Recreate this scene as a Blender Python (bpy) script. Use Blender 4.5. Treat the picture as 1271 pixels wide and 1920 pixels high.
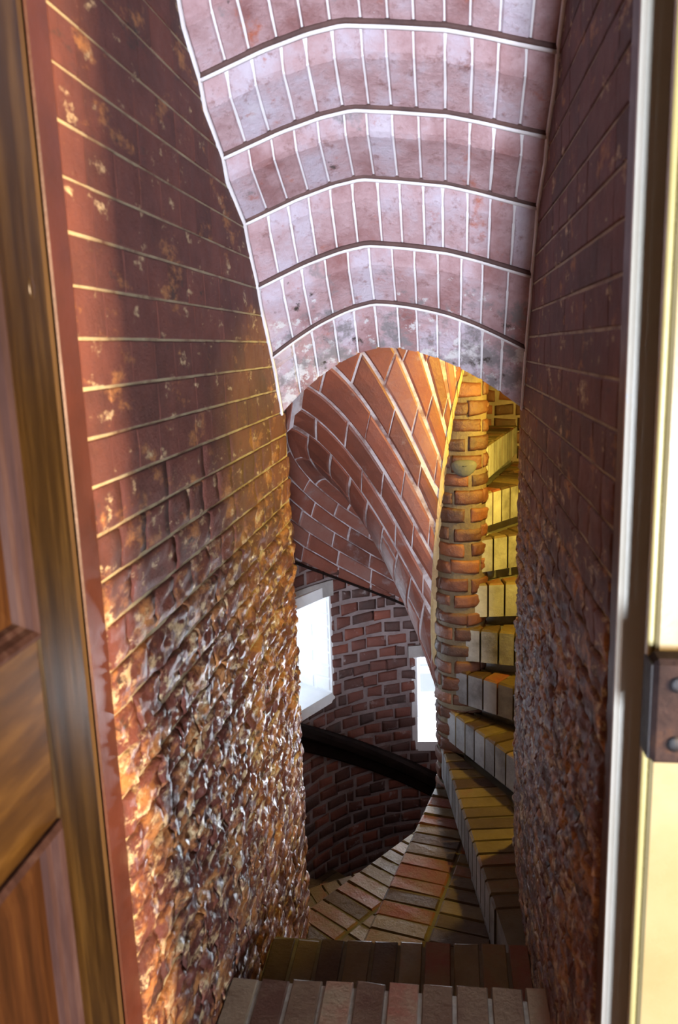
import bpy, math, random
from mathutils import Vector, Matrix, noise

for o in list(bpy.data.objects):
    bpy.data.objects.remove(o)
sc = bpy.context.scene
COL = sc.collection
EYE = 1.53            # height of the camera above the door-side floor; geometry below is written relative to the eye

# ------------------------------------------------------------------ camera
FPX = 1496.65         # focal length in pixels of the 1271x1920 frame
cd = bpy.data.cameras.new('camera')
cam = bpy.data.objects.new('camera', cd)
COL.objects.link(cam)
cd.sensor_fit = 'VERTICAL'
cd.sensor_height = 36.0
cd.lens = FPX / 1920 * 36.0
cd.clip_start = 0.02
R3 = Matrix(((0.99065207, 0.0046625, 0.13633316),
             (0.13258201, 0.20227671, -0.9703124),
             (-0.03210111, 0.97931731, 0.19976767)))
cam.matrix_world = Matrix.Translation((0, 0, EYE)) @ R3.to_4x4()
cd.dof.use_dof = True
cd.dof.focus_distance = 3.3
cd.dof.aperture_fstop = 5.0
sc.camera = cam

def proj(x, y, z):                                  # pixel of an eye-relative point (used only to choose which bricks are single objects)
    c = R3.transposed() @ Vector((x, y, z))
    if c.z > -0.05:
        return (-9999, -9999)
    return (635.5 + FPX * c.x / -c.z, 960 - FPX * c.y / -c.z)

# ------------------------------------------------------------------ world, lights, exposure
w = bpy.data.worlds.new('sky')
sc.world = w
w.use_nodes = True
bg = w.node_tree.nodes['Background']
bg.inputs[0].default_value = (0.80, 0.90, 1.0, 1)
bg.inputs[1].default_value = 1.15
sc.view_settings.view_transform = 'Standard'
sc.view_settings.look = 'None'
sc.view_settings.exposure = 0.0
sc.view_settings.gamma = 1.0
sc.view_settings.use_curve_mapping = False
sc.cycles.use_denoising = True

def area(name, loc, target, sx, sy, power, color, spread=180):
    l = bpy.data.lights.new(name, 'AREA')
    l.shape = 'RECTANGLE'
    l.size, l.size_y, l.energy, l.color = sx, sy, power, color
    l.spread = math.radians(spread)
    o = bpy.data.objects.new(name, l)
    COL.objects.link(o)
    loc = Vector(loc) + Vector((0, 0, EYE))
    tg = Vector(target) + Vector((0, 0, EYE))
    o.location = loc
    o.rotation_euler = (tg - loc).to_track_quat('-Z', 'Y').to_euler()
    return o
def point(name, loc, power, color, r):
    l = bpy.data.lights.new(name, 'POINT')
    l.energy, l.color, l.shadow_soft_size = power, color, r
    o = bpy.data.objects.new(name, l)
    COL.objects.link(o)
    o.location = Vector(loc) + Vector((0, 0, EYE))
    return o
# daylight from the tall window behind the camera and from the window at the right of the door
area('room_window_daylight', (0.50, -2.80, -0.85), (-0.1, 2.0, 0.25), 0.48, 0.95, 145, (0.80, 0.87, 1.0), 100)
area('side_window_daylight', (2.80, 0.02, -0.24), (-0.55, 1.25, -0.4), 0.5, 0.95, 240, (1.0, 0.70, 0.43), 120)
# daylight just outside the two stair windows
area('stair_window_daylight', (-1.40, 4.42, -1.78), (-0.6, 4.0, -1.60), 0.8, 0.8, 28, (0.74, 0.87, 1.0))
area('slit_window_daylight', (-0.14, 5.35, -2.15), (-0.05, 4.4, -1.98), 0.5, 0.75, 260, (0.86, 0.92, 1.0))
# the yellow stair lamp, up the stair behind the right-hand wall
point('stair_lamp', (0.60, 3.05, -0.22), 72, (1.0, 0.70, 0.10), 0.05)

# ------------------------------------------------------------------ materials
def nd(nt, t, **kw):
    n = nt.nodes.new(t)
    for k, v in kw.items():
        setattr(n, k, v)
    return n
def noise_tex(nt, pos, scale, detail=6, rough=0.6, stretch=None):
    if stretch:
        mp = nd(nt, 'ShaderNodeMapping')
        mp.inputs['Scale'].default_value = stretch
        nt.links.new(pos, mp.inputs['Vector'])
        pos = mp.outputs[0]
    n = nd(nt, 'ShaderNodeTexNoise')
    n.inputs['Scale'].default_value = scale
    n.inputs['Detail'].default_value = detail
    n.inputs['Roughness'].default_value = rough
    nt.links.new(pos, n.inputs['Vector'])
    return n.outputs['Fac']
def ramp(nt, fac, stops):
    r = nd(nt, 'ShaderNodeValToRGB')
    e = r.color_ramp.elements
    while len(e) > len(stops):
        e.remove(e[-1])
    while len(e) < len(stops):
        e.new(0.5)
    for i, (p, c) in enumerate(stops):
        e[i].position = p
        e[i].color = (*c, 1) if len(c) == 3 else c
    nt.links.new(fac, r.inputs[0])
    return r.outputs[0]
def math_n(nt, op, a, b):  # black sheet standing in for the keeper's side in shade
    m = nd(nt, 'ShaderNodeMath', operation=op)
    for i, v in enumerate((a, b)):
        if isinstance(v, (int, float)):
            m.inputs[i].default_value = v
        else:
            nt.links.new(v, m.inputs[i])
    return m.outputs[0]
def mix(nt, fac, a, b):
    m = nd(nt, 'ShaderNodeMix', data_type='RGBA')
    for key, v in ((0, fac), (6, a), (7, b)):
        if isinstance(v, (int, float)):
            m.inputs[key].default_value = v
        elif isinstance(v, tuple):
            m.inputs[key].default_value = (*v, 1)
        else:
            nt.links.new(v, m.inputs[key])
    return m.outputs[2]

def masonry(name, stops, scale=9, rough=0.6, bump=0.3, bump_scale=60, rand=0.5, specks=(), spec=0.5, rough_var=0.15, bdist=0.01, metal=0.0, polish=None):
    """stops: colour ramp over noise + per-object random; specks: (colour, scale, lo, hi, zlo, zhi, shift[, stretch])
    a noise mask lo..hi paints the colour; between heights zlo..zhi (eye-relative) the mask is shifted by shift"""
    m = bpy.data.materials.new(name)
    m.use_nodes = True
    nt = m.node_tree
    b = nt.nodes['Principled BSDF']
    geo = nd(nt, 'ShaderNodeNewGeometry')
    pos = geo.outputs['Position']
    oi = nd(nt, 'ShaderNodeObjectInfo')
    n1 = noise_tex(nt, pos, scale, 7, 0.65)
    f = math_n(nt, 'ADD', math_n(nt, 'MULTIPLY', n1, 1 - rand * 0.6), math_n(nt, 'MULTIPLY', oi.outputs['Random'], rand * 0.6))
    col = ramp(nt, f, stops)
    sep = nd(nt, 'ShaderNodeSeparateXYZ')
    nt.links.new(pos, sep.inputs[0])
    for s in specks:
        c, sscale, lo, hi, zlo, zhi, shift = s[:7]
        n2 = noise_tex(nt, pos, sscale, 9, 0.7, s[7] if len(s) > 7 else None)
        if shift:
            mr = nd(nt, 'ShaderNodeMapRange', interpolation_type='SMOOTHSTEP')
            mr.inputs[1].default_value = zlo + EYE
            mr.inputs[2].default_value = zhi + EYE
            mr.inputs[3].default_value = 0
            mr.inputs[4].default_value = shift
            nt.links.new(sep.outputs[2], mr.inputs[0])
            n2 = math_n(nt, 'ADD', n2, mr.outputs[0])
        mr2 = nd(nt, 'ShaderNodeMapRange')
        mr2.inputs[1].default_value = lo
        mr2.inputs[2].default_value = hi
        nt.links.new(n2, mr2.inputs[0])
        col = mix(nt, mr2.outputs[0], col, c)
    nt.links.new(col, b.inputs['Base Color'])
    b.inputs['Specular IOR Level'].default_value = spec
    b.inputs['Metallic'].default_value = metal
    rr = nd(nt, 'ShaderNodeMapRange')
    rr.inputs[3].default_value = max(0.03, rough - rough_var)
    rr.inputs[4].default_value = min(1, rough + rough_var)
    nt.links.new(noise_tex(nt, pos, scale * 3.1, 4), rr.inputs[0])
    ro = rr.outputs[0]
    if polish:                                       # (z from, z to, change): rubbed smooth at shoulder height and below
        pm = nd(nt, 'ShaderNodeMapRange', interpolation_type='SMOOTHSTEP')
        pm.inputs[1].default_value = polish[0] + EYE
        pm.inputs[2].default_value = polish[1] + EYE
        pm.inputs[3].default_value = 0
        pm.inputs[4].default_value = polish[2]
        nt.links.new(sep.outputs[2], pm.inputs[0])
        ro = math_n(nt, 'ADD', ro, pm.outputs[0])
    nt.links.new(ro, b.inputs['Roughness'])
    if bump:
        bp = nd(nt, 'ShaderNodeBump')
        bp.inputs['Strength'].default_value = bump
        bp.inputs['Distance'].default_value = bdist
        nt.links.new(noise_tex(nt, pos, bump_scale, 8, 0.7), bp.inputs['Height'])
        nt.links.new(bp.outputs[0], b.inputs['Normal'])
    return m

def wood(name, dark, mid, light, rough=0.35, axis_scale=(14, 14, 0.9), spec=0.4):
    m = bpy.data.materials.new(name)
    m.use_nodes = True
    nt = m.node_tree
    b = nt.nodes['Principled BSDF']
    geo = nd(nt, 'ShaderNodeNewGeometry')
    g = noise_tex(nt, geo.outputs['Position'], 2.6, 8, 0.7, axis_scale)
    col = ramp(nt, g, [(0.3, dark), (0.5, mid), (0.72, light)])
    nt.links.new(col, b.inputs['Base Color'])
    b.inputs['Roughness'].default_value = rough
    b.inputs['Specular IOR Level'].default_value = spec
    bp = nd(nt, 'ShaderNodeBump')
    bp.inputs['Strength'].default_value = 0.12
    bp.inputs['Distance'].default_value = 0.004
    nt.links.new(g, bp.inputs['Height'])
    nt.links.new(bp.outputs[0], b.inputs['Normal'])
    return m

M = {}
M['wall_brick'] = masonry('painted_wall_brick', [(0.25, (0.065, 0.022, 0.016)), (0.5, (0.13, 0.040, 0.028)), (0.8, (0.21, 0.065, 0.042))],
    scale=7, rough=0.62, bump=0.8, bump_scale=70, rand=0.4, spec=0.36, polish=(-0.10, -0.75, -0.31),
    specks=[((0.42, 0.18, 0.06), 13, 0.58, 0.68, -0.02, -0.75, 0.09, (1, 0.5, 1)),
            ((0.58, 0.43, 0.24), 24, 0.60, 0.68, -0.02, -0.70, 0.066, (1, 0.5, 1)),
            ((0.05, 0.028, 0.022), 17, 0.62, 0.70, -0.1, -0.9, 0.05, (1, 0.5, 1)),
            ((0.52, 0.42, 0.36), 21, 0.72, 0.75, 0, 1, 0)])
M['wall_mortar'] = masonry('painted_wall_mortar', [(0.33, (0.15, 0.075, 0.048)), (0.48, (0.36, 0.29, 0.17)), (0.75, (0.50, 0.44, 0.27))],
    scale=11, rough=0.6, bump=0.3, rand=0)
M['wall_paint'] = masonry('smooth_red_paint', [(0.3, (0.040, 0.012, 0.009)), (0.7, (0.075, 0.021, 0.014))], scale=6, rough=0.45, bump=0.15, rand=0)
M['arch_brick'] = masonry('limewashed_arch_brick', [(0.28, (0.26, 0.11, 0.105)), (0.48, (0.46, 0.30, 0.315)), (0.62, (0.52, 0.44, 0.51)), (0.8, (0.62, 0.57, 0.63))],
    scale=7, rough=0.55, bump=0.6, bump_scale=60, rand=0.4,
    specks=[((0.40, 0.11, 0.06), 11, 0.60, 0.72, 0, 1, 0),
            ((0.62, 0.59, 0.60), 17, 0.68, 0.73, 0.35, -0.12, 0.17),
            ((0.26, 0.13, 0.125), 30, 0.55, 0.70, 0, 1, 0),
            ((0.24, 0.21, 0.22), 10, 0.62, 0.72, 0.30, -0.05, 0.14),
            ((0.70, 0.66, 0.66), 48, 0.69, 0.73, 0, 1, 0),
            ((0.045, 0.032, 0.026), 8, 0.66, 0.71, 0.3, -0.05, 0.05)])
M['arch_mortar'] = masonry('white_arch_mortar', [(0.3, (0.64, 0.61, 0.62)), (0.7, (0.78, 0.76, 0.78))], scale=14, rough=0.7, bump=0.2, rand=0)
M['arch_bead'] = masonry('white_pointing', [(0.3, (0.62, 0.56, 0.56)), (0.7, (0.76, 0.73, 0.74))], scale=14, rough=0.6, bump=0.1, rand=0)
M['arch_gap'] = masonry('dark_joint', [(0.3, (0.06, 0.03, 0.028)), (0.7, (0.12, 0.06, 0.05))], scale=14, rough=0.8, bump=0.1, rand=0)
M['vault_brick'] = masonry('red_vault_brick', [(0.25, (0.11, 0.036, 0.024)), (0.5, (0.19, 0.056, 0.034)), (0.75, (0.22, 0.105, 0.085))],
    scale=6, rough=0.5, bump=0.3, bump_scale=60, rand=0.7, specks=[((0.22, 0.17, 0.17), 7, 0.58, 0.72, 0, 1, 0), ((0.5, 0.46, 0.44), 60, 0.70, 0.74, 0, 1, 0)])
M['vault_mortar'] = masonry('pale_vault_mortar', [(0.36, (0.16, 0.08, 0.065)), (0.55, (0.46, 0.41, 0.43))], scale=9, rough=0.7, bump=0.25, rand=0)
M['stair_brick'] = masonry('dull_red_header_brick', [(0.25, (0.055, 0.027, 0.022)), (0.5, (0.115, 0.038, 0.027)), (0.78, (0.21, 0.058, 0.034))],
    scale=8, rough=0.65, bump=0.4, bump_scale=70, rand=0.8, specks=[((0.32, 0.27, 0.26), 12, 0.60, 0.72, 0, 1, 0)])
M['stair_mortar'] = masonry('grey_pink_mortar', [(0.3, (0.17, 0.125, 0.12)), (0.7, (0.28, 0.22, 0.215))], scale=12, rough=0.85, bump=0.5, bump_scale=90, rand=0)
M['newel_brick'] = masonry('worn_newel_brick', [(0.25, (0.05, 0.022, 0.013)), (0.5, (0.115, 0.038, 0.019)), (0.75, (0.21, 0.075, 0.034))],
    scale=14, rough=0.42, bump=0.6, bump_scale=60, rand=0.7)
M['newel_mortar'] = masonry('newel_mortar', [(0.3, (0.075, 0.048, 0.026)), (0.7, (0.17, 0.125, 0.07))], scale=18, rough=0.6, bump=0.6, bump_scale=80, rand=0)
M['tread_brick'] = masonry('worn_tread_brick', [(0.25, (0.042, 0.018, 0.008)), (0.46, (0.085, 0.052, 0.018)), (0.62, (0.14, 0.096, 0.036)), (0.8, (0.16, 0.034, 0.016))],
    scale=9, rough=0.6, bump=0.5, bump_scale=60, rand=0.9)  # worn brick, a copy of the floor's darkened to deepen the stair's shade
M['floor_brick'] = masonry('worn_floor_brick', [(0.25, (0.10, 0.045, 0.03)), (0.46, (0.20, 0.14, 0.09)), (0.62, (0.30, 0.23, 0.15)), (0.8, (0.30, 0.07, 0.05))],
    scale=9, rough=0.6, bump=0.5, bump_scale=60, rand=0.9)
M['floor_mortar'] = masonry('floor_mortar', [(0.3, (0.24, 0.225, 0.185)), (0.7, (0.38, 0.36, 0.31))], scale=15, rough=0.8, bump=0.4, rand=0)
M['tread_mortar'] = masonry('tread_mortar', [(0.3, (0.075, 0.065, 0.042)), (0.7, (0.13, 0.115, 0.080))], scale=15, rough=0.8, bump=0.4, rand=0)  # darker than the floor mortar, again to deepen shade on the stair
M['riser_wash'] = masonry('grey_washed_riser', [(0.28, (0.13, 0.12, 0.12)), (0.55, (0.33, 0.33, 0.34)), (0.8, (0.48, 0.48, 0.50))], scale=11, rough=0.5, bump=0.4, rand=0.4)
M['white_reveal'] = masonry('white_painted_brick', [(0.3, (0.74, 0.75, 0.76)), (0.7, (0.84, 0.85, 0.86))], scale=10, rough=0.6, bump=0.2, rand=0.2)
M['lintel'] = masonry('grey_stone', [(0.3, (0.26, 0.24, 0.23)), (0.7, (0.38, 0.35, 0.33))], scale=10, rough=0.8, bump=0.3, rand=0)
M['springing'] = masonry('buff_springing_brick', [(0.3, (0.22, 0.13, 0.06)), (0.7, (0.40, 0.29, 0.14))], scale=16, rough=0.45, bump=0.5, rand=0.6)
M['patch'] = masonry('dark_grey_stone', [(0.3, (0.06, 0.06, 0.05)), (0.7, (0.10, 0.10, 0.085))], scale=20, rough=0.7, bump=0.3, rand=0)
M['frame_white'] = masonry('white_window_paint', [(0.3, (0.62, 0.60, 0.68)), (0.7, (0.72, 0.70, 0.78))], scale=10, rough=0.4, bump=0, rand=0)
M['frame_purple'] = masonry('lilac_window_paint', [(0.3, (0.30, 0.22, 0.46)), (0.7, (0.40, 0.32, 0.58))], scale=10, rough=0.4, bump=0, rand=0)
M['rail'] = wood('dark_rail_wood', (0.005, 0.003, 0.002), (0.010, 0.005, 0.004), (0.018, 0.009, 0.006), 0.9, (3, 3, 3), 0.1)
M['door'] = wood('varnished_brown_door', (0.005, 0.0024, 0.0008), (0.017, 0.009, 0.0024), (0.048, 0.028, 0.008), 0.30)
M['door_rail'] = wood('varnished_door_rail', (0.012, 0.005, 0.0015), (0.032, 0.015, 0.003), (0.065, 0.034, 0.008), 0.34, (10, 1.6, 12))
M['door_panel'] = wood('varnished_door_panel', (0.012, 0.005, 0.002), (0.028, 0.011, 0.004), (0.05, 0.022, 0.007), 0.6, (14, 14, 0.9), 0.06)
M['moulding'] = wood('red_brown_moulding', (0.014, 0.007, 0.006), (0.028, 0.014, 0.012), (0.05, 0.03, 0.026), 0.65, (14, 14, 0.9), 0.05)
M['knot'] = wood('dark_knot', (0.012, 0.007, 0.003), (0.022, 0.012, 0.005), (0.03, 0.018, 0.008), 0.3)
M['cream'] = masonry('cream_gloss_paint', [(0.3, (0.215, 0.175, 0.082)), (0.7, (0.27, 0.225, 0.12))], scale=4, rough=0.3, bump=0.06, bump_scale=30, rand=0)
M['stop'] = masonry('worn_cream_paint', [(0.3, (0.56, 0.54, 0.45)), (0.7, (0.64, 0.62, 0.56))], scale=5, rough=0.35, bump=0.15, rand=0,
    specks=[((0.50, 0.60, 0.70), 30, 0.66, 0.70, 0, 1, 0)])
M['bead'] = masonry('yellowed_paint', [(0.3, (0.42, 0.34, 0.12)), (0.7, (0.52, 0.43, 0.18))], scale=5, rough=0.35, bump=0.1, rand=0)
M['rebate'] = wood('rebate_wood', (0.03, 0.016, 0.005), (0.06, 0.034, 0.012), (0.10, 0.06, 0.022), 0.6)
M['keeper'] = masonry('rusty_keeper', [(0.3, (0.014, 0.008, 0.008)), (0.55, (0.03, 0.017, 0.015)), (0.75, (0.065, 0.03, 0.015))], scale=22, rough=0.75, bump=0.4, rand=0, spec=0.15,
    specks=[((0.45, 0.17, 0.04), 20, 0.64, 0.70, 0, 1, 0)])
M['iron'] = masonry('black_iron', [(0.3, (0.010, 0.010, 0.012)), (0.7, (0.03, 0.028, 0.03))], scale=40, rough=0.45, bump=0.3, rand=0, metal=0.5)
M['plaster'] = masonry('room_plaster', [(0.3, (0.07, 0.05, 0.04)), (0.7, (0.09, 0.07, 0.055))], scale=3, rough=0.9, bump=0.05, rand=0)
M['boards'] = wood('room_floor_boards', (0.06, 0.03, 0.015), (0.12, 0.065, 0.03), (0.18, 0.10, 0.05), 0.5, (12, 0.8, 12))
g = bpy.data.materials.new('window_glass')
g.use_nodes = True
nt = g.node_tree
nt.nodes.remove(nt.nodes['Principled BSDF'])
tr = nd(nt, 'ShaderNodeBsdfTransparent')
gl = nd(nt, 'ShaderNodeBsdfGlossy')
gl.inputs['Roughness'].default_value = 0.02
ms = nd(nt, 'ShaderNodeMixShader')
ms.inputs[0].default_value = 0.08
nt.links.new(tr.outputs[0], ms.inputs[1])
nt.links.new(gl.outputs[0], ms.inputs[2])
nt.links.new(ms.outputs[0], nt.nodes['Material Output'].inputs[0])
M['glass'] = g

# ------------------------------------------------------------------ builders
ORG = {}
def reg(o, world, parent):
    ORG[o.name] = Vector(world)
    if parent is not None:
        o.parent = parent
        o.location = Vector(world) - ORG[parent.name]
    else:
        o.location = world
def empty(name, loc, parent=None):
    o = bpy.data.objects.new(name, None)
    o.empty_display_size = 0.1
    COL.objects.link(o)
    reg(o, Vector(loc) + Vector((0, 0, EYE)), parent)
    return o
def mk(name, verts, faces, mat, parent=None, smooth=False, fmat=None, mats=None):
    c = Vector((0, 0, 0))
    for v in verts:
        c += Vector(v)
    c /= len(verts)
    me = bpy.data.meshes.new(name)
    me.from_pydata([tuple(Vector(v) - c) for v in verts], [], faces)
    for m_ in (mats or [mat]):
        me.materials.append(M[m_])
    if fmat:
        for p, i in zip(me.polygons, fmat):
            p.material_index = i
    if smooth:
        for p in me.polygons:
            p.use_smooth = True
    me.update()
    o = bpy.data.objects.new(name, me)
    COL.objects.link(o)
    reg(o, c + Vector((0, 0, EYE)), parent)
    return o
def tag(o, label=None, cat=None, group=None, kind=None):
    for k, v in (('label', label), ('category', cat), ('group', group), ('kind', kind)):
        if v:
            o[k] = v
    return o
class Bag:                                           # collects geometry that ends up in one mesh
    def __init__(s):
        s.v, s.f, s.m = [], [], []
    def add(s, v, f, mi=0):
        n = len(s.v)
        s.v += [tuple(x) for x in v]
        s.f += [tuple(i + n for i in q) for q in f]
        s.m += [mi] * len(f)
    def box(s, a, b, mi=0):
        x0, y0, z0 = a
        x1, y1, z1 = b
        s.add([(x0, y0, z0), (x1, y0, z0), (x1, y1, z0), (x0, y1, z0), (x0, y0, z1), (x1, y0, z1), (x1, y1, z1), (x0, y1, z1)],
              [(0, 3, 2, 1), (4, 5, 6, 7), (0, 1, 5, 4), (1, 2, 6, 5), (2, 3, 7, 6), (3, 0, 4, 7)], mi)
    def build(s, name, mat, parent=None, smooth=False, mats=None):
        return mk(name, s.v, s.f, mat, parent, smooth, s.m if mats else None, mats)
def prism(poly, z0, z1):                             # plan polygon (ccw) to a closed solid
    n = len(poly)
    v = [(x, y, z0) for x, y in poly] + [(x, y, z1) for x, y in poly]
    f = [tuple(range(n))[::-1], tuple(range(n, 2 * n))] + [(i, (i + 1) % n, n + (i + 1) % n, n + i) for i in range(n)]
    return v, f
def bbox(name, a, b, mat, parent=None, bev=0.004):   # a box with a chamfered edge all round
    x0, y0, z0 = a
    x1, y1, z1 = b
    e = min(bev, (x1 - x0) * 0.3, (y1 - y0) * 0.3, (z1 - z0) * 0.3)
    v, idx = [], {}
    for sx in (0, 1):
        for sy in (0, 1):
            for sz in (0, 1):
                X, Y, Z = (x0, x1)[sx], (y0, y1)[sy], (z0, z1)[sz]
                ex, ey, ez = (e, -e)[sx], (e, -e)[sy], (e, -e)[sz]
                idx[(sx, sy, sz)] = len(v)
                v += [(X, Y + ey, Z + ez), (X + ex, Y, Z + ez), (X + ex, Y + ey, Z)]
    f = []
    def q(*k):
        f.append(tuple(idx[c] + a_ for c, a_ in k))
    for s in (0, 1):
        q(((s, 0, 0), 0), ((s, 1, 0), 0), ((s, 1, 1), 0), ((s, 0, 1), 0))
        q(((0, s, 0), 1), ((1, s, 0), 1), ((1, s, 1), 1), ((0, s, 1), 1))
        q(((0, 0, s), 2), ((1, 0, s), 2), ((1, 1, s), 2), ((0, 1, s), 2))
    for i in (0, 1):
        for j in (0, 1):
            q(((i, j, 0), 0), ((i, j, 1), 0), ((i, j, 1), 1), ((i, j, 0), 1))
            q(((i, 0, j), 0), ((i, 1, j), 0), ((i, 1, j), 2), ((i, 0, j), 2))
            q(((0, i, j), 1), ((1, i, j), 1), ((1, i, j), 2), ((0, i, j), 2))
            for k in (0, 1):
                q(((i, j, k), 0), ((i, j, k), 1), ((i, j, k), 2))
    return mk(name, v, f, mat, parent)

def brick_mesh(S, u0, u1, v0, v1, nu, nv, h, back=0.012, eu=None, ev=None, amp=0.0, nscale=30, jit=0.0, rng=random, ystr=1.0):
    """one brick on a surface S(u, v) -> (point, normal): a rounded front standing proud by h, sides, back"""
    du, dv = u1 - u0, v1 - v0
    eu = du * 0.06 if eu is None else eu
    ev = dv * 0.10 if ev is None else ev
    cj = [rng.uniform(-jit, jit) for _ in range(8)]
    us = [u0, u0 + eu] + [u0 + eu + (du - 2 * eu) * i / (nu - 1) for i in range(1, nu - 1)] + [u1 - eu, u1] if nu > 1 else [u0, u0 + eu, u1 - eu, u1]
    vs = [v0, v0 + ev] + [v0 + ev + (dv - 2 * ev) * i / (nv - 1) for i in range(1, nv - 1)] + [v1 - ev, v1] if nv > 1 else [v0, v0 + ev, v1 - ev, v1]
    a, b = len(us), len(vs)
    V, ring = [], []
    tilt_u, tilt_v = rng.uniform(-1, 1) * h * 0.25, rng.uniform(-1, 1) * h * 0.25
    for i, u in enumerate(us):
        for j, vv in enumerate(vs):
            fu, fv = (u - u0) / du, (vv - v0) / dv
            uu = u + (cj[0] * (1 - fu) + cj[1] * fu) * eu
            v2 = vv + (cj[2] * (1 - fv) * (1 - fu) + cj[3] * fv * (1 - fu) + cj[4] * (1 - fv) * fu + cj[5] * fv * fu) * ev
            p, n = S(uu, v2)
            p, n = Vector(p), Vector(n)
            border = i in (0, a - 1) or j in (0, b - 1)
            hh = h * (0.35 if border else 1.0) + tilt_u * (fu - 0.5) + tilt_v * (fv - 0.5)
            if amp:
                q = Vector((p.x, p.y * ystr, p.z)) * nscale
                d = noise.noise(q) * 0.65 + noise.noise(q * 2.3 + Vector((7, 3, 1))) * 0.6 + noise.noise(q * 5.1) * 0.42
                hh += amp * max(-0.55, d * 1.1) * (0.75 if border else 1)
                hh = max(hh, -0.010)
            V.append(p + n * hh)
            if border:
                ring.append((i, j))
    F = [(i * b + j, (i + 1) * b + j, (i + 1) * b + j + 1, i * b + j + 1) for i in range(a - 1) for j in range(b - 1)]
    loop = [(i, 0) for i in range(a)] + [(a - 1, j) for j in range(1, b)] + [(i, b - 1) for i in range(a - 2, -1, -1)] + [(0, j) for j in range(b - 2, 0, -1)]
    n0 = len(V)
    for (i, j) in loop:
        p, n = S(us[i], vs[j])
        V.append(Vector(p) - Vector(n) * back)
    L = len(loop)
    for k in range(L):
        k2 = (k + 1) % L
        F.append((loop[k2][0] * b + loop[k2][1], loop[k][0] * b + loop[k][1], n0 + k, n0 + k2))
    F.append(tuple(range(n0 + L - 1, n0 - 1, -1)))
    return V, F

RND = random.Random(11)

# ------------------------------------------------------------------ key dimensions (metres, eye-relative heights)
WL, WR = -0.55, 0.235                                # passage walls
FLOOR, STEP1, ZA = -1.53, -1.765, -2.0               # door-side floor, first step, landing tread
NOSE0, NOSE1 = 1.68, 2.115
CX, CY, RW, RN = 0.052, 3.47, 0.97, 0.115            # stair centre, outer wall radius, newel radius
NST, RISE = 22.5, 0.196                              # degrees and rise per step
PITCH = RISE * 360 / NST                             # per turn
PHI0 = -103.0                                        # nosing of the landing tread
OFF = 0.10
def zs_new(t):                                       # vault springing on the newel / outer wall, t in degrees
    e = min(1, max(0, (t - 170) / 90.0))
    return -1.30 + PITCH / 360 * (t - 180) + 0.40 * e * e * (3 - 2 * e)
def zs_out(t):
    e = min(1, max(0, (t - 195) / 45.0))                # the vault is lifted where the doorway arch breaks in
    return -0.82 + PITCH / 360 * (t - 180) + 0.10 * e * e * (3 - 2 * e)
def cyl(t, r, z):
    a = math.radians(t)
    return (CX + r * math.cos(a), CY + r * math.sin(a), z)

# stepped arch rings: (Y, [(X, z)...]) of the inner corner of each ring, measured along the passage
PROF = [(-0.55, 0.0), (-0.40, 0.055), (-0.30, 0.083), (-0.225, 0.095), (-0.12, 0.083), (0.0, 0.066), (0.08, 0.045), (0.15, 0.024), (0.235, 0.0)]
def shape(x, h, mode):
    a, b = (x + 0.55) / 0.785, None
    if mode < 1:
        for (x0, z0), (x1, z1) in zip(PROF, PROF[1:]):
            if x <= x1 + 1e-6:
                b = z0 + (z1 - z0) * (x - x0) / (x1 - x0)
                break
        b = b / 0.095
    else:
        b = 0
    c = 1 - abs((a - 0.44) / (0.44 if a < 0.44 else 0.56)) ** 1.75
    return h * (b * (1 - mode) + c * mode)
RINGS = [(1.30, 1.09, 0.09, 0), (1.455, 0.97, 0.09, 0), (1.61, 0.85, 0.09, 0), (1.76, 0.728, 0.09, 0), (1.886, 0.600, 0.088, 0), (2.047, 0.471, 0.090, 0),
         (2.236, 0.343, 0.099, 0), (2.356, 0.182, 0.106, 0.2), (2.50, -0.020, 0.155, 0.6), (2.61, -0.205, 0.205, 1)]
DROP = [0.055, 0.055, 0.055, 0.055, 0.054, 0.050, 0.054, 0.060, 0.040]
def spring(y):
    for (y0, z0, *_), (y1, z1, *_) in zip(RINGS, RINGS[1:]):
        if y <= y1:
            return z0 + (z1 - z0) * max(0, (y - y0) / (y1 - y0))
    return RINGS[-1][1]
def floor_at(y):
    return FLOOR if y < NOSE0 else STEP1 if y < NOSE1 else -2.6

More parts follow.
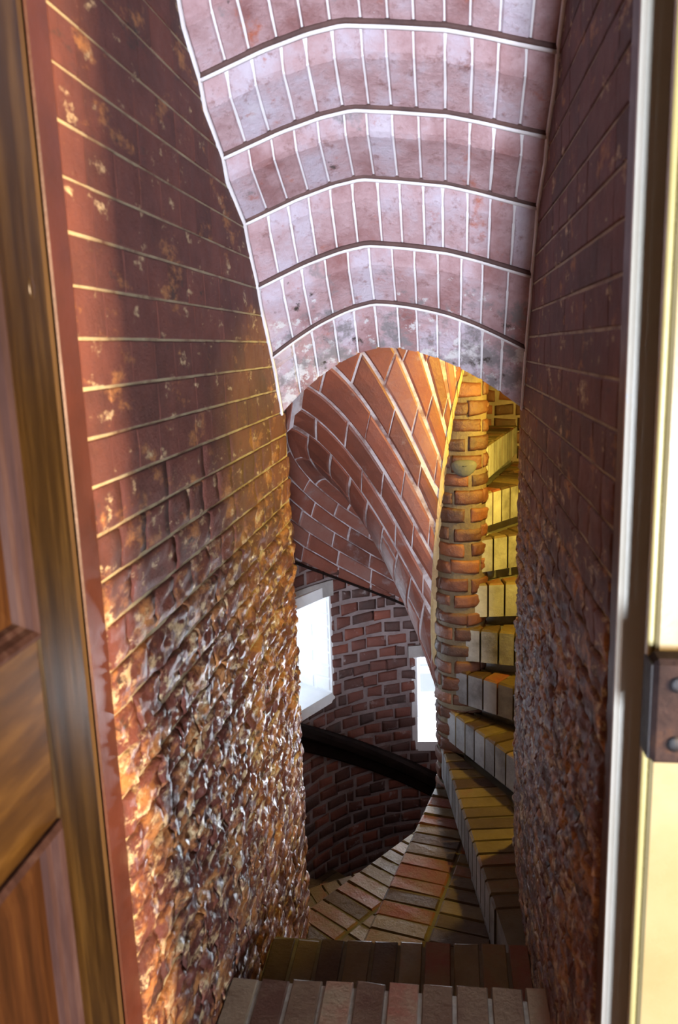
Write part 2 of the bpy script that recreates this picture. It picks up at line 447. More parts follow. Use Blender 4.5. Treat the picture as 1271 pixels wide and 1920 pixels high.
# ------------------------------------------------------------------ passage side walls
def passage_wall(name, x, side, course, phase, y_end, amp_max, label):
    # solid mortar backing
    bk = Bag()
    rec = 0.0025
    if side > 0:
        bk.box((x - 0.32, 1.10, -2.75), (x - rec, y_end, 1.3))
    else:
        bk.box((x + rec, 1.10, -2.75), (x + 0.32, y_end, 1.3))
    root = bk.build(name, 'wall_mortar')
    tag(root, label, kind='structure')
    S = lambda u, v: ((x - rec * side, u, v), (side, 0, 0))
    i = 0
    rng = random.Random(5 if side > 0 else 6)
    z = phase
    while z > -2.55:
        z -= course
    n_ind = 0
    cand = []
    while z < 1.15:
        stretcher = (i % 2 == 0)
        L = 0.232 if stretcher else 0.116
        y = 1.10 - (0.06 if stretcher else 0.03) + rng.uniform(-0.02, 0.02)
        while y < y_end:
            l = L * rng.uniform(0.93, 1.07)
            a, b = max(y, 1.1645), min(y + l, y_end)
            if a < 1.1646 and b < 1.205:
                l = 1.245 - y
                b = 1.245
            if b - a > 0.03 and z < spring(a) + 0.02 and z + course > floor_at(b) - 0.05:
                cand.append((a, b, z))
            y += l
        z += course
        i += 1
    for a, b, z in cand:
        zm, ym = z + course / 2, (a + b) / 2
        t = min(1, max(0, (-0.02 - zm) / 0.75))
        t = t * t * (3 - 2 * t)
        fade = 1 - 0.35 * min(1, max(0, (-zm - 1.15) / 0.4))
        amp = 0.0012 + amp_max * t * fade
        jo = 0.0026 + 0.0010 * t
        jv = 0.0004 + 0.0014 * t
        nu = max(3, int((b - a) / (0.030 - 0.021 * t)))
        nv = 3 + int(6 * t)
        V, F = brick_mesh(S, a + jv, b - jv, z + jo, z + course - jo, nu, nv, 0.0030 + 0.006 * t, 0.012, 0.0012 + 0.002 * t, 0.0018 + 0.003 * t, amp, 24, 0.4, rng, 0.55)
        mk('brick', V, F, 'wall_brick', root, smooth=t > 0.12)
    # the smooth painted strip at the door side
    bbox('painted_strip', (min(x - 0.01 * side, x + 0.001 * side), 1.10, -1.56), (max(x - 0.01 * side, x + 0.001 * side), 1.164, 1.25), 'wall_paint', root, 0.003)
    return root
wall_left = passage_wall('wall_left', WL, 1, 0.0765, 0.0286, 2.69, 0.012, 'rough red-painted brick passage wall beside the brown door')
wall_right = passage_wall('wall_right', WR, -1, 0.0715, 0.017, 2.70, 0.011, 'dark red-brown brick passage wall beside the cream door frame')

# ------------------------------------------------------------------ stepped arched ceiling
ceil = empty('ceiling', (-0.157, 1.9, 0.3))
tag(ceil, 'stepped ceiling of limewashed brick arch rings over the passage', kind='structure')
XS = [WL + 0.006 + (WR - WL - 0.012) * i / 40 for i in range(41)]
for k in range(len(RINGS) - 1):
    y0, z0, h0, m0 = RINGS[k]
    y1, z1, h1, m1 = RINGS[k + 1]
    dr = DROP[k]
    last = (k == len(RINGS) - 2)
    def sect(x, k=k):
        za = z0 + shape(x, h0, m0)
        zb = z1 + shape(x, h1, m1)
        ya = y0 + 0.030
        return [(y0, za), (ya, za - dr), (y1, zb), (y1 + (0.10 if last else 0.03), zb + (0.03 if last else 0.01)), (y1 + (0.10 if last else 0.06), za + 0.12), (y0, za + 0.12)]
    # mortar core, slightly recessed
    V, F = [], []
    for x in XS:
        s = sect(x)
        r = 0.0035
        V += [(x, s[0][0] + 0.002, s[0][1]), (x, s[1][0] + r, s[1][1] + r * 0.6), (x, s[2][0] + r, s[2][1] + r), (x, s[3][0], s[3][1] + r), (x, s[4][0], s[4][1]), (x, s[5][0], s[5][1])]
    for i in range(len(XS) - 1):
        for j in range(6):
            F.append((i * 6 + j, i * 6 + (j + 1) % 6, (i + 1) * 6 + (j + 1) % 6, (i + 1) * 6 + j))
    F.append((5, 4, 3, 2, 1, 0))
    n_ = (len(XS) - 1) * 6
    F.append(tuple(n_ + j for j in range(6)))
    ring = mk('arch_ring', V, F, 'arch_mortar', ceil)
    # voussoir bricks
    nb = 13 if k < 7 else 12
    xs = [WL + 0.004 + (WR - WL - 0.008) * (i + (RND.uniform(-0.08, 0.08) if 0 < i < nb else 0)) / nb for i in range(nb + 1)]
    for i in range(nb):
        a, b = xs[i] + 0.0022, xs[i + 1] - 0.0022
        e = 0.004
        V, F = [], []
        rows = []
        dyz = RND.uniform(-0.002, 0.002)
        for x, inset in ((a, 1), (a + e, 0), ((a + b) / 2, 0), (b - e, 0), (b, 1)):
            s = sect(x)
            o_ = 0.003 if inset else 0
            rows.append([(x, s[0][0] + o_ + dyz, s[0][1] + 0.0), (x, s[1][0] - 0.006 + o_ + dyz, s[1][1] + 0.008), (x, s[1][0] + 0.004 + o_, s[1][1] + o_ - 0.003),
                         (x, (s[1][0] + s[2][0]) / 2 + o_, (s[1][1] + s[2][1]) / 2 + o_ + dyz),
                         (x, s[2][0] + o_, s[2][1] + o_), (x, s[3][0], s[3][1] + o_), (x, s[3][0], s[3][1] + 0.03), (x, s[0][0] + 0.02, s[0][1] + 0.02)])
        for r_ in rows:
            V += r_
        n = 8
        for p in range(4):
            for j in range(n):
                F.append((p * n + j, p * n + (j + 1) % n, (p + 1) * n + (j + 1) % n, (p + 1) * n + j))
        F.append(tuple(range(n - 1, -1, -1)))
        F.append(tuple(4 * n + j for j in range(n)))
        mk('brick', V, F, 'arch_brick', ring)
    # white pointing bead in the inner corner and the dark gap above it
    for nm, dy, dz, rr, mt in (('pointing_bead', -0.003, -0.004, 0.0055, 'arch_bead'), ('open_joint', -0.007, 0.004, 0.0065, 'arch_gap')):
        if nm == 'open_joint' and k == 0:
            continue
        V, F = [], []
        for x in XS:
            za = z0 + shape(x, h0, m0)
            for q in range(6):
                an = q * math.pi / 3
                V.append((x, y0 + dy + rr * math.cos(an), za + dz + rr * 1.1 * math.sin(an)))
        for i in range(len(XS) - 1):
            for q in range(6):
                F.append((i * 6 + q, (i + 1) * 6 + q, (i + 1) * 6 + (q + 1) % 6, i * 6 + (q + 1) % 6))
        F += [tuple(range(6)), tuple((len(XS) - 1) * 6 + q for q in range(5, -1, -1))]
        mk(nm, V, F, mt, ring, smooth=True)
# white pointing along both side walls
for sx, x in ((1, WL), (-1, WR)):
    V, F = [], []
    pts = []
    for k in range(len(RINGS) - 1):
        pts += [(RINGS[k][0], RINGS[k][1]), (RINGS[k][0] + 0.03, RINGS[k][1] - DROP[k])]
    pts.append((RINGS[-1][0], RINGS[-1][1]))
    for (y, z) in pts:
        for q in range(6):
            an = q * math.pi / 3
            V.append((x + sx * 0.003 + 0.006 * math.cos(an), y - 0.003 + 0.005 * math.sin(an), z + 0.005 * math.sin(an)))
    for i in range(len(pts) - 1):
        for q in range(6):
            F.append((i * 6 + q, (i + 1) * 6 + q, (i + 1) * 6 + (q + 1) % 6, i * 6 + (q + 1) % 6))
    mk('edge_pointing', V, F, 'arch_bead', ceil, smooth=True)

# ------------------------------------------------------------------ outer stair wall with two windows
WIN1 = (136.6, 166.0, -1.885, -1.32)
WIN2 = (86.0, 104.4, -2.31, -1.775)
ZB, ZT = -4.6, 2.4
ts = sorted(set([t * 3.0 for t in range(-30, 90)] + [WIN1[0], WIN1[1], WIN2[0], WIN2[1]]))
tl = math.degrees(math.atan2(-math.sqrt(RW ** 2 - (WL - CX) ** 2), WL - CX)) % 360
trr = math.degrees(math.atan2(-math.sqrt(RW ** 2 - (WR - CX) ** 2), WR - CX)) % 360
ts = sorted(set(ts + [tl, trr] + [tl + (trr - tl) * i / 40 for i in range(41)]))
zz = sorted(set([ZB + 0.1 * i for i in range(71)] + [-0.25 + 0.01 * i for i in range(32)] + [WIN1[2], WIN1[3], WIN2[2], WIN2[3], -0.2]))
V = [cyl(t, RW + 0.006, z) for t in ts for z in zz]
F = []
nz = len(zz)
def hole(t, z):
    tm = t % 360
    for (a, b, c, d) in (WIN1, WIN2):
        if a < tm < b and c < z < d:
            return True
    if tl < tm < trr and z > -2.7:
        x = cyl(t, RW, 0)[0]
        return z < -0.205 + shape(min(max(x, WL), WR), 0.205, 1) + 0.22
    return False
for i in range(len(ts) - 1):
    for j in range(nz - 1):
        if not hole((ts[i] + ts[i + 1]) / 2, (zz[j] + zz[j + 1]) / 2):
            F.append((i * nz + j, i * nz + j + 1, (i + 1) * nz + j + 1, (i + 1) * nz + j))
wall_stair = mk('wall_back', V, F, 'stair_mortar')
tag(wall_stair, 'curved dull red brick outer wall of the spiral stair', kind='structure')
S_out = lambda u, v: (cyl(u, RW + 0.006, v), (-math.cos(math.radians(u)), -math.sin(math.radians(u)), 0))
rest = Bag()
cnt = 0
rng = random.Random(21)
course = 0.0765
i = 0
z = ZB + 1.0
while z < 0.6:
    pt = math.degrees(0.118 / RW)
    t = -72 + (pt / 2 if i % 2 else 0)
    while t < 215:
        f = rng.uniform(0.85, 1.15) if rng.random() > 0.12 else 0.55
        a, b = t, t + pt * f
        t = b
        za, zb = z + 0.0085, z + course - 0.0085
        bad = False
        for (w0, w1, c, d) in (WIN1, WIN2):
            if b > w0 and a < w1 and zb > c and za < d:
                if a < w0 - 2.5:
                    b = w0 - 0.3
                elif b > w1 + 2.5:
                    a = w1 + 0.3
                else:
                    bad = True
        if bad or zs_out(max(a, b)) + 0.05 < zb < zs_out(a) + 0.9 and a > 60:
            continue
        px = proj(*cyl((a + b) / 2, RW, (za + zb) / 2))
        seen = (525 < px[0] < 826 and 1030 < px[1] < 1660 and 80 < a < 165) or (895 < px[0] < 985 and 660 < px[1] < 1290 and -60 < a < 88 and z > -1.6)
        ju = 0.42
        j1 = rng.uniform(0.001, 0.006)
        V, F = brick_mesh(S_out, a + ju, b - ju, za + j1 * 0.5, zb - j1 * 0.5, 3, 2, 0.008, 0.004, (b - a) * 0.13, 0.012, 0.004, 40, 0.8, rng)
        if seen and cnt < 300:
            mk('brick', V, F, 'stair_brick', wall_stair, smooth=True)
            cnt += 1
        elif -60 < a < 205 and z > -3.4:
            rest.add(V, F)
    z += course
    i += 1
o = rest.build('brickwork', 'stair_brick', wall_stair, smooth=True)
o['kind'] = 'stuff'

def window(name, win, depth, label, bars, purple):
    a, b, c, d = win
    tm = math.radians((a + b) / 2)
    ax = Vector((math.cos(tm), math.sin(tm), 0))
    sd = Vector((-math.sin(tm), math.cos(tm), 0))          # towards larger angles
    p0 = Vector(cyl(a, RW, 0))
    p1 = Vector(cyl(b, RW, 0))
    mid = (p0 + p1) / 2
    hw = (p1 - p0).length / 2
    base = mid + Vector((0, 0, c))
    root = empty(name, base)
    tag(root, label, kind='structure')
    def P(s, q, z):                                       # s along the width, q outwards
        v = mid + sd * s + ax * q
        return (v.x, v.y, z)
    def slab(nm, s0, s1, q0, q1, z0, z1, mt, par=root):
        v = [P(s0, q0, z0), P(s1, q0, z0), P(s1, q1, z0), P(s0, q1, z0), P(s0, q0, z1), P(s1, q0, z1), P(s1, q1, z1), P(s0, q1, z1)]
        f = [(0, 3, 2, 1), (4, 5, 6, 7), (0, 1, 5, 4), (1, 2, 6, 5), (2, 3, 7, 6), (3, 0, 4, 7)]
        return mk(nm, v, f, mt, par)
    sag = 0.0
    r1 = slab('reveal', -hw - 0.08, -hw, -0.0, depth, c - 0.05, d + 0.05, 'white_reveal')
    slab('reveal', hw, hw + 0.08, -0.0, depth, c - 0.05, d + 0.05, 'white_reveal')
    slab('head', -hw, hw, -0.0, depth, d, d + 0.06, 'white_reveal')
    slab('sill', -hw, hw, -0.0, depth + 0.03, c - 0.06, c, 'white_reveal')
    # painted bricks of the reveal that faces the camera
    S = lambda u, v: (P(-hw, u, v), tuple(sd))
    zq, ii = c + 0.004, 0
    while zq < d - 0.02:
        q = 0.01 if ii % 2 else -0.10
        while q < depth:
            qa, qb = max(q, 0.01), min(q + 0.215, depth - 0.01)
            if qb - qa > 0.03:
                Vb, Fb = brick_mesh(S, qa + 0.003, qb - 0.003, zq + 0.003, min(zq + 0.0735, d - 0.004), 2, 2, 0.004, 0.004, 0.005, 0.006, 0, 1, 0.4)
                mk('brick', Vb, Fb, 'white_reveal', r1)
            q += 0.225
        zq += 0.0765
        ii += 1
    fr = 0.035
    fm = 'frame_purple' if purple else 'frame_white'
    fq = depth - 0.07
    for s0, s1, z0, z1 in [(-hw + 0.004, -hw + fr, c, d), (hw - fr, hw, c, d), (-hw + fr, hw - fr, d - fr, d), (-hw + fr, hw - fr, c, c + fr)]:
        slab('window_frame', s0, s1, fq, fq + 0.05, z0, z1, fm)
    for z0 in bars:
        slab('transom', -hw + fr, hw - fr, fq + 0.005, fq + 0.045, z0, z0 + 0.03, fm)
    slab('pane', -hw + fr * 0.5, hw - fr * 0.5, fq + 0.022, fq + 0.027, c + 0.01, d - 0.01, 'glass')
    return root
window('window_1', WIN1, 0.46, 'wide bright window in the curved wall, with white painted brick reveal', [], True)
window('window_2', WIN2, 0.40, 'narrow bright slit window beside the newel', [-1.955, -2.02], False)
def curved_slab(name, t0, t1, r0, r1, z0, z1, mat, parent, n=10):
    V, F = [], []
    for i in range(n + 1):
        t = t0 + (t1 - t0) * i / n
        V += [cyl(t, r0, z0), cyl(t, r0, z1), cyl(t, r1, z1), cyl(t, r1, z0)]
    for i in range(n):
        for j in range(4):
            F.append((i * 4 + j, i * 4 + (j + 1) % 4, (i + 1) * 4 + (j + 1) % 4, (i + 1) * 4 + j))
    F += [(3, 2, 1, 0), tuple(n * 4 + j for j in range(4))]
    return mk(name, V, F, mat, parent)
curved_slab('stone_lintel', 135.2, 168, RW - 0.012, RW + 0.03, -1.318, -1.232, 'lintel', wall_stair)
curved_slab('stone_lintel', 84, 107.5, RW - 0.012, RW + 0.03, -1.772, -1.70, 'lintel', wall_stair)

# ------------------------------------------------------------------ helical brick vault
HV, U0 = 0.59, 0.70
def vault_pt(t, u):
    r = RN + (RW + 0.01 - RN) * u
    if u < U0:
        h = HV * math.sin(math.pi / 2 * u / U0)
    else:
        h = HV * (1 - ((u - U0) / (1 - U0)) ** 2)
    z = zs_new(t) * (1 - u) + zs_out(t) * u + h
    return Vector(cyl(t, r, z))
# arc-length table across the section so that courses are equally wide
us_ = [i / 200 for i in range(201)]
acc = [0.0]
def sec(u):
    r = RN + (RW - RN) * u
    h = HV * math.sin(math.pi / 2 * u / U0) if u < U0 else HV * (1 - ((u - U0) / (1 - U0)) ** 2)
    return r, h
for a, b in zip(us_, us_[1:]):
    (r0, h0), (r1, h1) = sec(a), sec(b)
    acc.append(acc[-1] + math.hypot(r1 - r0, h1 - h0))
def u_at(s):
    s = min(max(s, 0), acc[-1])
    lo, hi = 0, 200
    while hi - lo > 1:
        mdl = (lo + hi) // 2
        if acc[mdl] <= s:
            lo = mdl
        else:
            hi = mdl
    return us_[lo] + (us_[hi] - us_[lo]) * (s - acc[lo]) / max(1e-9, acc[hi] - acc[lo])
def S_vault(t, s):
    e = 1e-3
    u = min(max(u_at(s), 0.0008), 0.9992)
    p = vault_pt(t, u)
    du = vault_pt(t, min(u + e, 1)) - vault_pt(t, max(u - e, 0))
    dt = vault_pt(t + 0.2, u) - vault_pt(t - 0.2, u)
    n = du.cross(dt).normalized()
    if n.z > 0 and u > 0.02:
        n = -n
    elif u <= 0.02 and n.dot(p - Vector((CX, CY, p.z))) < 0:
        n = -n
    return p, n
T0, T1 = 20, 470
def in_doorway(p):                                   # the doorway arch cuts through the vault here
    return WL < p.x < WR and p.y < 2.66 and p.z < -0.205 + shape(p.x, 0.205, 1) + 0.25
V, F = [], []
NS = 36
tt = list(range(T0, T1 + 1, 2))
for t in tt:
    for i in range(NS + 1):
        V.append(vault_pt(t, u_at(acc[-1] * i / NS)))
for i in range(len(tt) - 1):
    for j in range(NS):
        q = (i * (NS + 1) + j, i * (NS + 1) + j + 1, (i + 1) * (NS + 1) + j + 1, (i + 1) * (NS + 1) + j)
        if not any(in_doorway(V[x]) for x in q):
            F.append(q)
vault = mk('ceiling_vault', V, F, 'vault_mortar', smooth=True)
tag(vault, 'helical red brick vault winding above the spiral stair', kind='structure')
NC = 15
cw = acc[-1] / NC
KS = -0.0026                                         # the courses run slightly in towards the newel as they wind up
TF = 186                                             # beyond this angle the courses fan out from the newel instead
def S_course(t, s):
    return S_vault(t, s + KS * (t - 180))
vb = []
rng = random.Random(31)
for c_ in range(-30, 45):
    s0, s1 = c_ * cw, (c_ + 1) * cw
    t = T0 + rng.uniform(0, 20)
    while t < T1:
        sm = (s0 + s1) / 2 + KS * (t - 180)
        r = sec(min(max(u_at(sm), 0.02), 0.98))[0]
        dt_ = math.degrees(0.228 / max(r, 0.22)) * rng.uniform(0.9, 1.1)
        a, b = t, min(t + dt_, T1)
        t += dt_
        # keep the stretch of the brick that lies on the vault
        lo, hi = 180 + (0.004 - s1 + cw * 0.25) / KS, 180 + (acc[-1] - 0.004 - s0 - cw * 0.25) / KS
        lo, hi = min(lo, hi), max(lo, hi)
        a, b = max(a, lo), min(b, hi, TF)
        if b - a > 2.5:
            vb.append((a, b, s0, s1, r))
S_fan = lambda s, t: S_vault(t, s)
DF = 9.4
t, i = TF, 0
while t < T1 - 100:
    s_ = -0.02 if i % 2 else -0.135
    while s_ < acc[-1] - 0.03:
        l = 0.228 * rng.uniform(0.92, 1.08)
        a, b = max(s_, 0.012), min(s_ + l, acc[-1])
        if b - a > 0.04:
            vb.append((t, t + DF, a, b, None))
        s_ += l
    t += DF
    i += 1
def area_px(a, b, s0, s1, S):
    q = [S(t, s)[0] for t, s in ((a, s0), (b, s0), (b, s1), (a, s1))]
    q = [proj(*p) for p in q]
    ar = abs(sum(q[i][0] * q[(i + 1) % 4][1] - q[(i + 1) % 4][0] * q[i][1] for i in range(4))) / 2
    cx_, cy_ = sum(p[0] for p in q) / 4, sum(p[1] for p in q) / 4
    return ar if 500 < cx_ < 960 and 640 < cy_ < 1300 else 0
vb = [(area_px(a, b, s0, s1, S_course if r else S_vault) if 85 < a < 330 else 0, a, b, s0, s1, r) for a, b, s0, s1, r in vb]
vb.sort(key=lambda q: -q[0])
rest = Bag()
for n_, (ar, a, b, s0, s1, r) in enumerate(vb):
    SS = S_course if r else S_vault
    if any(in_doorway(SS(a + (b - a) * q, s)[0]) for q in (0, 0.5, 1) for s in (s0, s1)):
        continue
    if r:
        g_ = math.degrees(0.0045 / r)
        nu = max(2, int((b - a) / 5))
        V, F = brick_mesh(S_course, a + g_, b - g_, s0 + 0.0045, s1 - 0.0045, nu, 3, 0.0055, 0.004, min(math.degrees(0.006 / r), (b - a) * 0.2), 0.006, 0.0015, 40, 0.5, rng)
    else:
        rr_ = sec(min(max(u_at((s0 + s1) / 2), 0.02), 0.98))[0]
        g_ = math.degrees(0.0042 / rr_)
        V, F = brick_mesh(S_fan, s0 + 0.004, s1 - 0.004, a + g_, b - g_, 6, 3, 0.0055, 0.004, 0.005, g_ * 1.1, 0.0015, 40, 0.6, rng)
        F = [q[::-1] for q in F]
    if ar > 30 and n_ < 290:
        mk('brick', V, F, 'vault_brick', vault)
    elif 60 < a < 350:
        rest.add(V, F)
o = rest.build('brickwork', 'vault_brick', vault)
o['kind'] = 'stuff'
# dark open crack where the vault meets the outer wall
V, F = [], []
for t in range(60, 200, 2):
    z = zs_out(t) - 0.004
    V += [cyl(t, RW - 0.010, z - 0.008), cyl(t, RW - 0.010, z + 0.006), cyl(t, RW + 0.01, z + 0.006), cyl(t, RW + 0.01, z - 0.008)]
n = len(V) // 4
for i in range(n - 1):
    for j in range(4):
        F.append((i * 4 + j, i * 4 + (j + 1) % 4, (i + 1) * 4 + (j + 1) % 4, (i + 1) * 4 + j))
mk('open_joint', V, F, 'rail', vault)

# ------------------------------------------------------------------ spiral staircase: newel and steps
stair = empty('spiral_staircase', (CX, CY, -4.4))
tag(stair, 'brick spiral staircase of worn wedge treads winding round a slender newel', 'staircase')
V, F = [], []
for z in (ZB, ZT):
    for i in range(40):
        V.append(cyl(i * 9, RN - 0.006, z))
for i in range(40):
    F.append((i, (i + 1) % 40, 40 + (i + 1) % 40, 40 + i))
F += [tuple(range(39, -1, -1)), tuple(range(40, 80))]
newel = mk('newel', V, F, 'newel_mortar', stair, smooth=False)
S_new = lambda u, v: (cyl(u, RN - 0.006, v), (math.cos(math.radians(u)), math.sin(math.radians(u)), 0))
rng = random.Random(41)
rest = Bag()
z, i = -3.2, 0
while z < 0.5:
    nseg = 5
    for k in range(nseg):
        a = 360 / nseg * k + (36 if i % 2 else 0) + rng.uniform(-5, 5)
        b = a + 360 / nseg - 5
        zc = z + 0.03
        am = (a + b) / 2 % 360
        jz = rng.uniform(-0.004, 0.004)
        V, F = brick_mesh(S_new, a, b, z + 0.010 + jz, z + 0.066 + jz, 9, 4, 0.008, 0.004, 4, 0.010, 0.008, 45, 1.0, rng)
        if -2.2 < zc < 0.05 and (170 < am < 360 or am < 30) and zc < zs_new(am if am > 90 else am + 360) + 0.02:
            mk('brick', V, F, 'newel_brick', newel, smooth=True)
        else:
            rest.add(V, F)
    z += 0.0765
    i += 1
o = rest.build('brickwork', 'newel_brick', newel, smooth=True)
o['kind'] = 'stuff'
# the pale raised edge where the vault springs from the newel, as a run of short shaped bricks
for k in range(14):
    a, b = 168 + k * 9.6, 168 + (k + 1) * 9.6 - 0.8
    V, F = [], []
    for q in range(5):
        t = a + (b - a) * q / 4
        z = zs_new(t)
        V += [cyl(t, RN - 0.004, z - 0.045), cyl(t, RN + 0.012, z - 0.036), cyl(t, RN + 0.022, z + 0.004), cyl(t, RN + 0.014, z + 0.034), cyl(t, RN - 0.004, z + 0.04)]
    for q in range(4):
        for j in range(5):
            F.append((q * 5 + j, q * 5 + (j + 1) % 5, (q + 1) * 5 + (j + 1) % 5, (q + 1) * 5 + j))
    F += [(4, 3, 2, 1, 0), (20, 21, 22, 23, 24)]
    mk('springing_brick', V, F, 'springing', newel)
# grey patch stone let into the newel
V, F = [], []
for i in range(9):
    for j in range(16):
        ph, th = math.pi / 2 * i / 8, 2 * math.pi * j / 16
        t = 276 + 27 * math.sin(ph) * math.cos(th)
        V.append(cyl(t, RN + 0.004 + 0.014 * math.cos(ph), -0.50 + 0.036 * math.sin(ph) * math.sin(th) + 0.006 * math.cos(2 * th)))
for i in range(8):
    for j in range(16):
        F.append((i * 16 + j, (i + 1) * 16 + j, (i + 1) * 16 + (j + 1) % 16, i * 16 + (j + 1) % 16))
o = mk('patch_stone', V, F, 'patch', newel, smooth=True)
o['label'] = 'grey patch stone let into the brick newel'

def clip(poly, p, n):                                # keep the side where (x - p).n <= 0
    out = []
    for i in range(len(poly)):
        a, b = poly[i], poly[(i + 1) % len(poly)]
        da = (a[0] - p[0]) * n[0] + (a[1] - p[1]) * n[1]
        db = (b[0] - p[0]) * n[0] + (b[1] - p[1]) * n[1]
        if da <= 0:
            out.append(a)
        if da * db < 0:
            f = da / (da - db)
            out.append((a[0] + (b[0] - a[0]) * f, a[1] + (b[1] - a[1]) * f))
    return out
def parea(p):
    return abs(sum(p[i][0] * p[(i + 1) % len(p)][1] - p[(i + 1) % len(p)][0] * p[i][1] for i in range(len(p)))) / 2
def frame(k):
    ph = math.radians(PHI0 + NST * k)
    d = (math.cos(ph), math.sin(ph))
    t = (-math.sin(ph), math.cos(ph))
    return (CX - OFF * t[0], CY - OFF * t[1]), d, t
def tread_brick(poly, z0, z1, front, step, rng, top='tread_brick'):
    """a plan polygon made into a brick with a worn, chamfered top; the edge flagged front gets the washed riser finish"""
    n = len(poly)
    cx_, cy_ = sum(p[0] for p in poly) / n, sum(p[1] for p in poly) / n
    def ins(p, e):
        dx, dy = cx_ - p[0], cy_ - p[1]
        l = math.hypot(dx, dy) or 1
        e = min(e, l * 0.4)
        return (p[0] + dx / l * e, p[1] + dy / l * e)
    dz = [rng.uniform(-0.003, 0.003) for _ in range(n)]
    V = [(x, y, z0) for x, y in poly] + [(x, y, z1 - 0.007) for x, y in poly] + [(*ins(p, 0.009), z1 + dz[i]) for i, p in enumerate(poly)]
    F = [tuple(range(n))[::-1]]
    fm = [0]
    for i in range(n):
        j = (i + 1) % n
        F.append((i, j, n + j, n + i))
        fm.append(1 if front and front(poly[i], poly[j]) else 0)
        F.append((n + i, n + j, 2 * n + j, 2 * n + i))
        fm.append(0)
    F.append(tuple(range(2 * n, 3 * n)))
    fm.append(0)
    mk('brick', V, F, None, step, fmat=fm, mats=[top, 'riser_wash'])
rng = random.Random(51)
for k in range(-9, 13):
    P0, d, t = frame(k)
    P1, d1, t1 = frame(k + 1)
    zt = ZA + RISE * k
    # mortar bed: the wedge within the outer wall, and what of it reaches into the passage
    wedge = [(P0[0] + d[0] * s + t[0] * 0.012, P0[1] + d[1] * s + t[1] * 0.012) for s in (0.02, RW - 0.02)]
    arc = []
    a0, a1 = PHI0 + NST * k - 4, PHI0 + NST * (k + 1) + 1
    for q in range(7):
        x, y, _ = cyl(a0 + (a1 - a0) * q / 6, RW + 0.02, 0)
        arc.append((x, y))
    big = [(CX, CY)] + arc
    big = clip(big, (P0[0] + t[0] * 0.007, P0[1] + t[1] * 0.007), (-t[0], -t[1]))
    big = clip(big, (P1[0] + t1[0] * 0.05, P1[1] + t1[1] * 0.05), t1)
    bag = Bag()
    if len(big) > 2:
        v, f = prism(big, zt - 0.40, zt - 0.006)
        bag.add(v, f)
    if -5 <= k <= 2:
        rect = [(WL, NOSE1 - 0.03), (WR, NOSE1 - 0.03), (WR, 2.75), (WL, 2.75)]
        rect = clip(rect, (P0[0] + t[0] * 0.007, P0[1] + t[1] * 0.007), (-t[0], -t[1]))
        if len(rect) > 2:
            rect = clip(rect, (P1[0] + t1[0] * 0.05, P1[1] + t1[1] * 0.05), t1)
        if len(rect) > 2 and parea(rect) > 1e-4:
            v, f = prism(rect, zt - 0.40, zt - 0.0065)
            bag.add(v, f)
    step = bag.build('step', None, stair, mats=['tread_mortar'])
    step.data.materials.clear()
    step.data.materials.append(M['riser_wash'])
    step.data.materials.append(M['tread_mortar'])
    for p in step.data.polygons:
        p.material_index = 1 if p.normal.z > 0.5 else 0
    if not -5 <= k <= 11:
        continue
    smax = 1.75 if -4 <= k <= 2 else RW + 0.03
    for row, (ta, tb) in enumerate(((0.0, 0.205), (0.213, 0.42), (0.428, 0.63), (0.638, 0.84))):
        s = 0.030 + (0.02 if row % 2 else 0)
        while s < smax:
            wd = 0.074 * rng.uniform(0.92, 1.08)
            j = 0.004
            quad = [(P0[0] + d[0] * a + t[0] * b, P0[1] + d[1] * a + t[1] * b) for a, b in ((s + j, ta), (s + wd - j, ta), (s + wd - j, tb), (s + j, tb))]
            s += wd
            quad = clip(quad, (P1[0] + t1[0] * 0.02, P1[1] + t1[1] * 0.02), t1)
            if len(quad) < 3 or parea(quad) < 6e-4:
                continue
            mx, my = sum(p[0] for p in quad) / len(quad), sum(p[1] for p in quad) / len(quad)
            inc = math.hypot(mx - CX, my - CY) < RW + 0.01
            inp = WL - 0.01 < mx < WR + 0.01 and NOSE1 - 0.02 < my < 2.8
            if not inc and not inp:
                continue
            if not inc:
                for pp, nn in (((WL, 0), (-1, 0)), ((WR, 0), (1, 0)), ((0, NOSE1 + 0.005), (0, -1))):
                    quad = clip(quad, pp, nn) if len(quad) > 2 else quad
                if len(quad) < 3 or parea(quad) < 6e-4:
                    continue
            if math.hypot(mx - CX, my - CY) < RN - 0.02:
                continue
            def is_front(a, b, P0=P0, t=t):
                return all(abs((q[0] - P0[0]) * t[0] + (q[1] - P0[1]) * t[1]) < 0.003 for q in (a, b))
            tread_brick(quad, zt - (0.150 if row == 0 else 0.06), zt, is_front if row == 0 else None, step, rng)

# first step below the door-side floor
def straight_step(root, z, rows, rng, top):
    for r_, (ya, yb, wob) in enumerate(rows):
        x = WL + 0.004
        while x < WR - 0.02:
            wd = min(0.079 * rng.uniform(0.93, 1.07), WR - 0.003 - x)
            if WR - x - wd < 0.03:
                wd = WR - 0.003 - x
            sl = 0.042 * (x + wd / 2 - WL) / (WR - WL) if wob else 0
            quad = [(x + 0.0045, ya), (x + wd - 0.0045, ya), (x + wd - 0.0045, yb + sl + rng.uniform(-0.004, 0.004)), (x + 0.0045, yb + sl + rng.uniform(-0.004, 0.004))]
            tread_brick(quad, z - 0.11, z, None, root, rng, top)
            x += wd
bag = Bag()
bag.box((WL, 1.62, STEP1 - 0.6), (WR, NOSE1 - 0.014, STEP1 - 0.006))
step = bag.build('step', 'tread_mortar', stair)
straight_step(step, STEP1, [(1.905, NOSE1 - 0.02, True), (1.69, 1.897, False)], rng, 'tread_brick')
bag = Bag()
bag.box((WL, 1.02, FLOOR - 0.7), (WR, NOSE0 - 0.012, FLOOR - 0.006))
floor = bag.build('floor', 'floor_mortar')
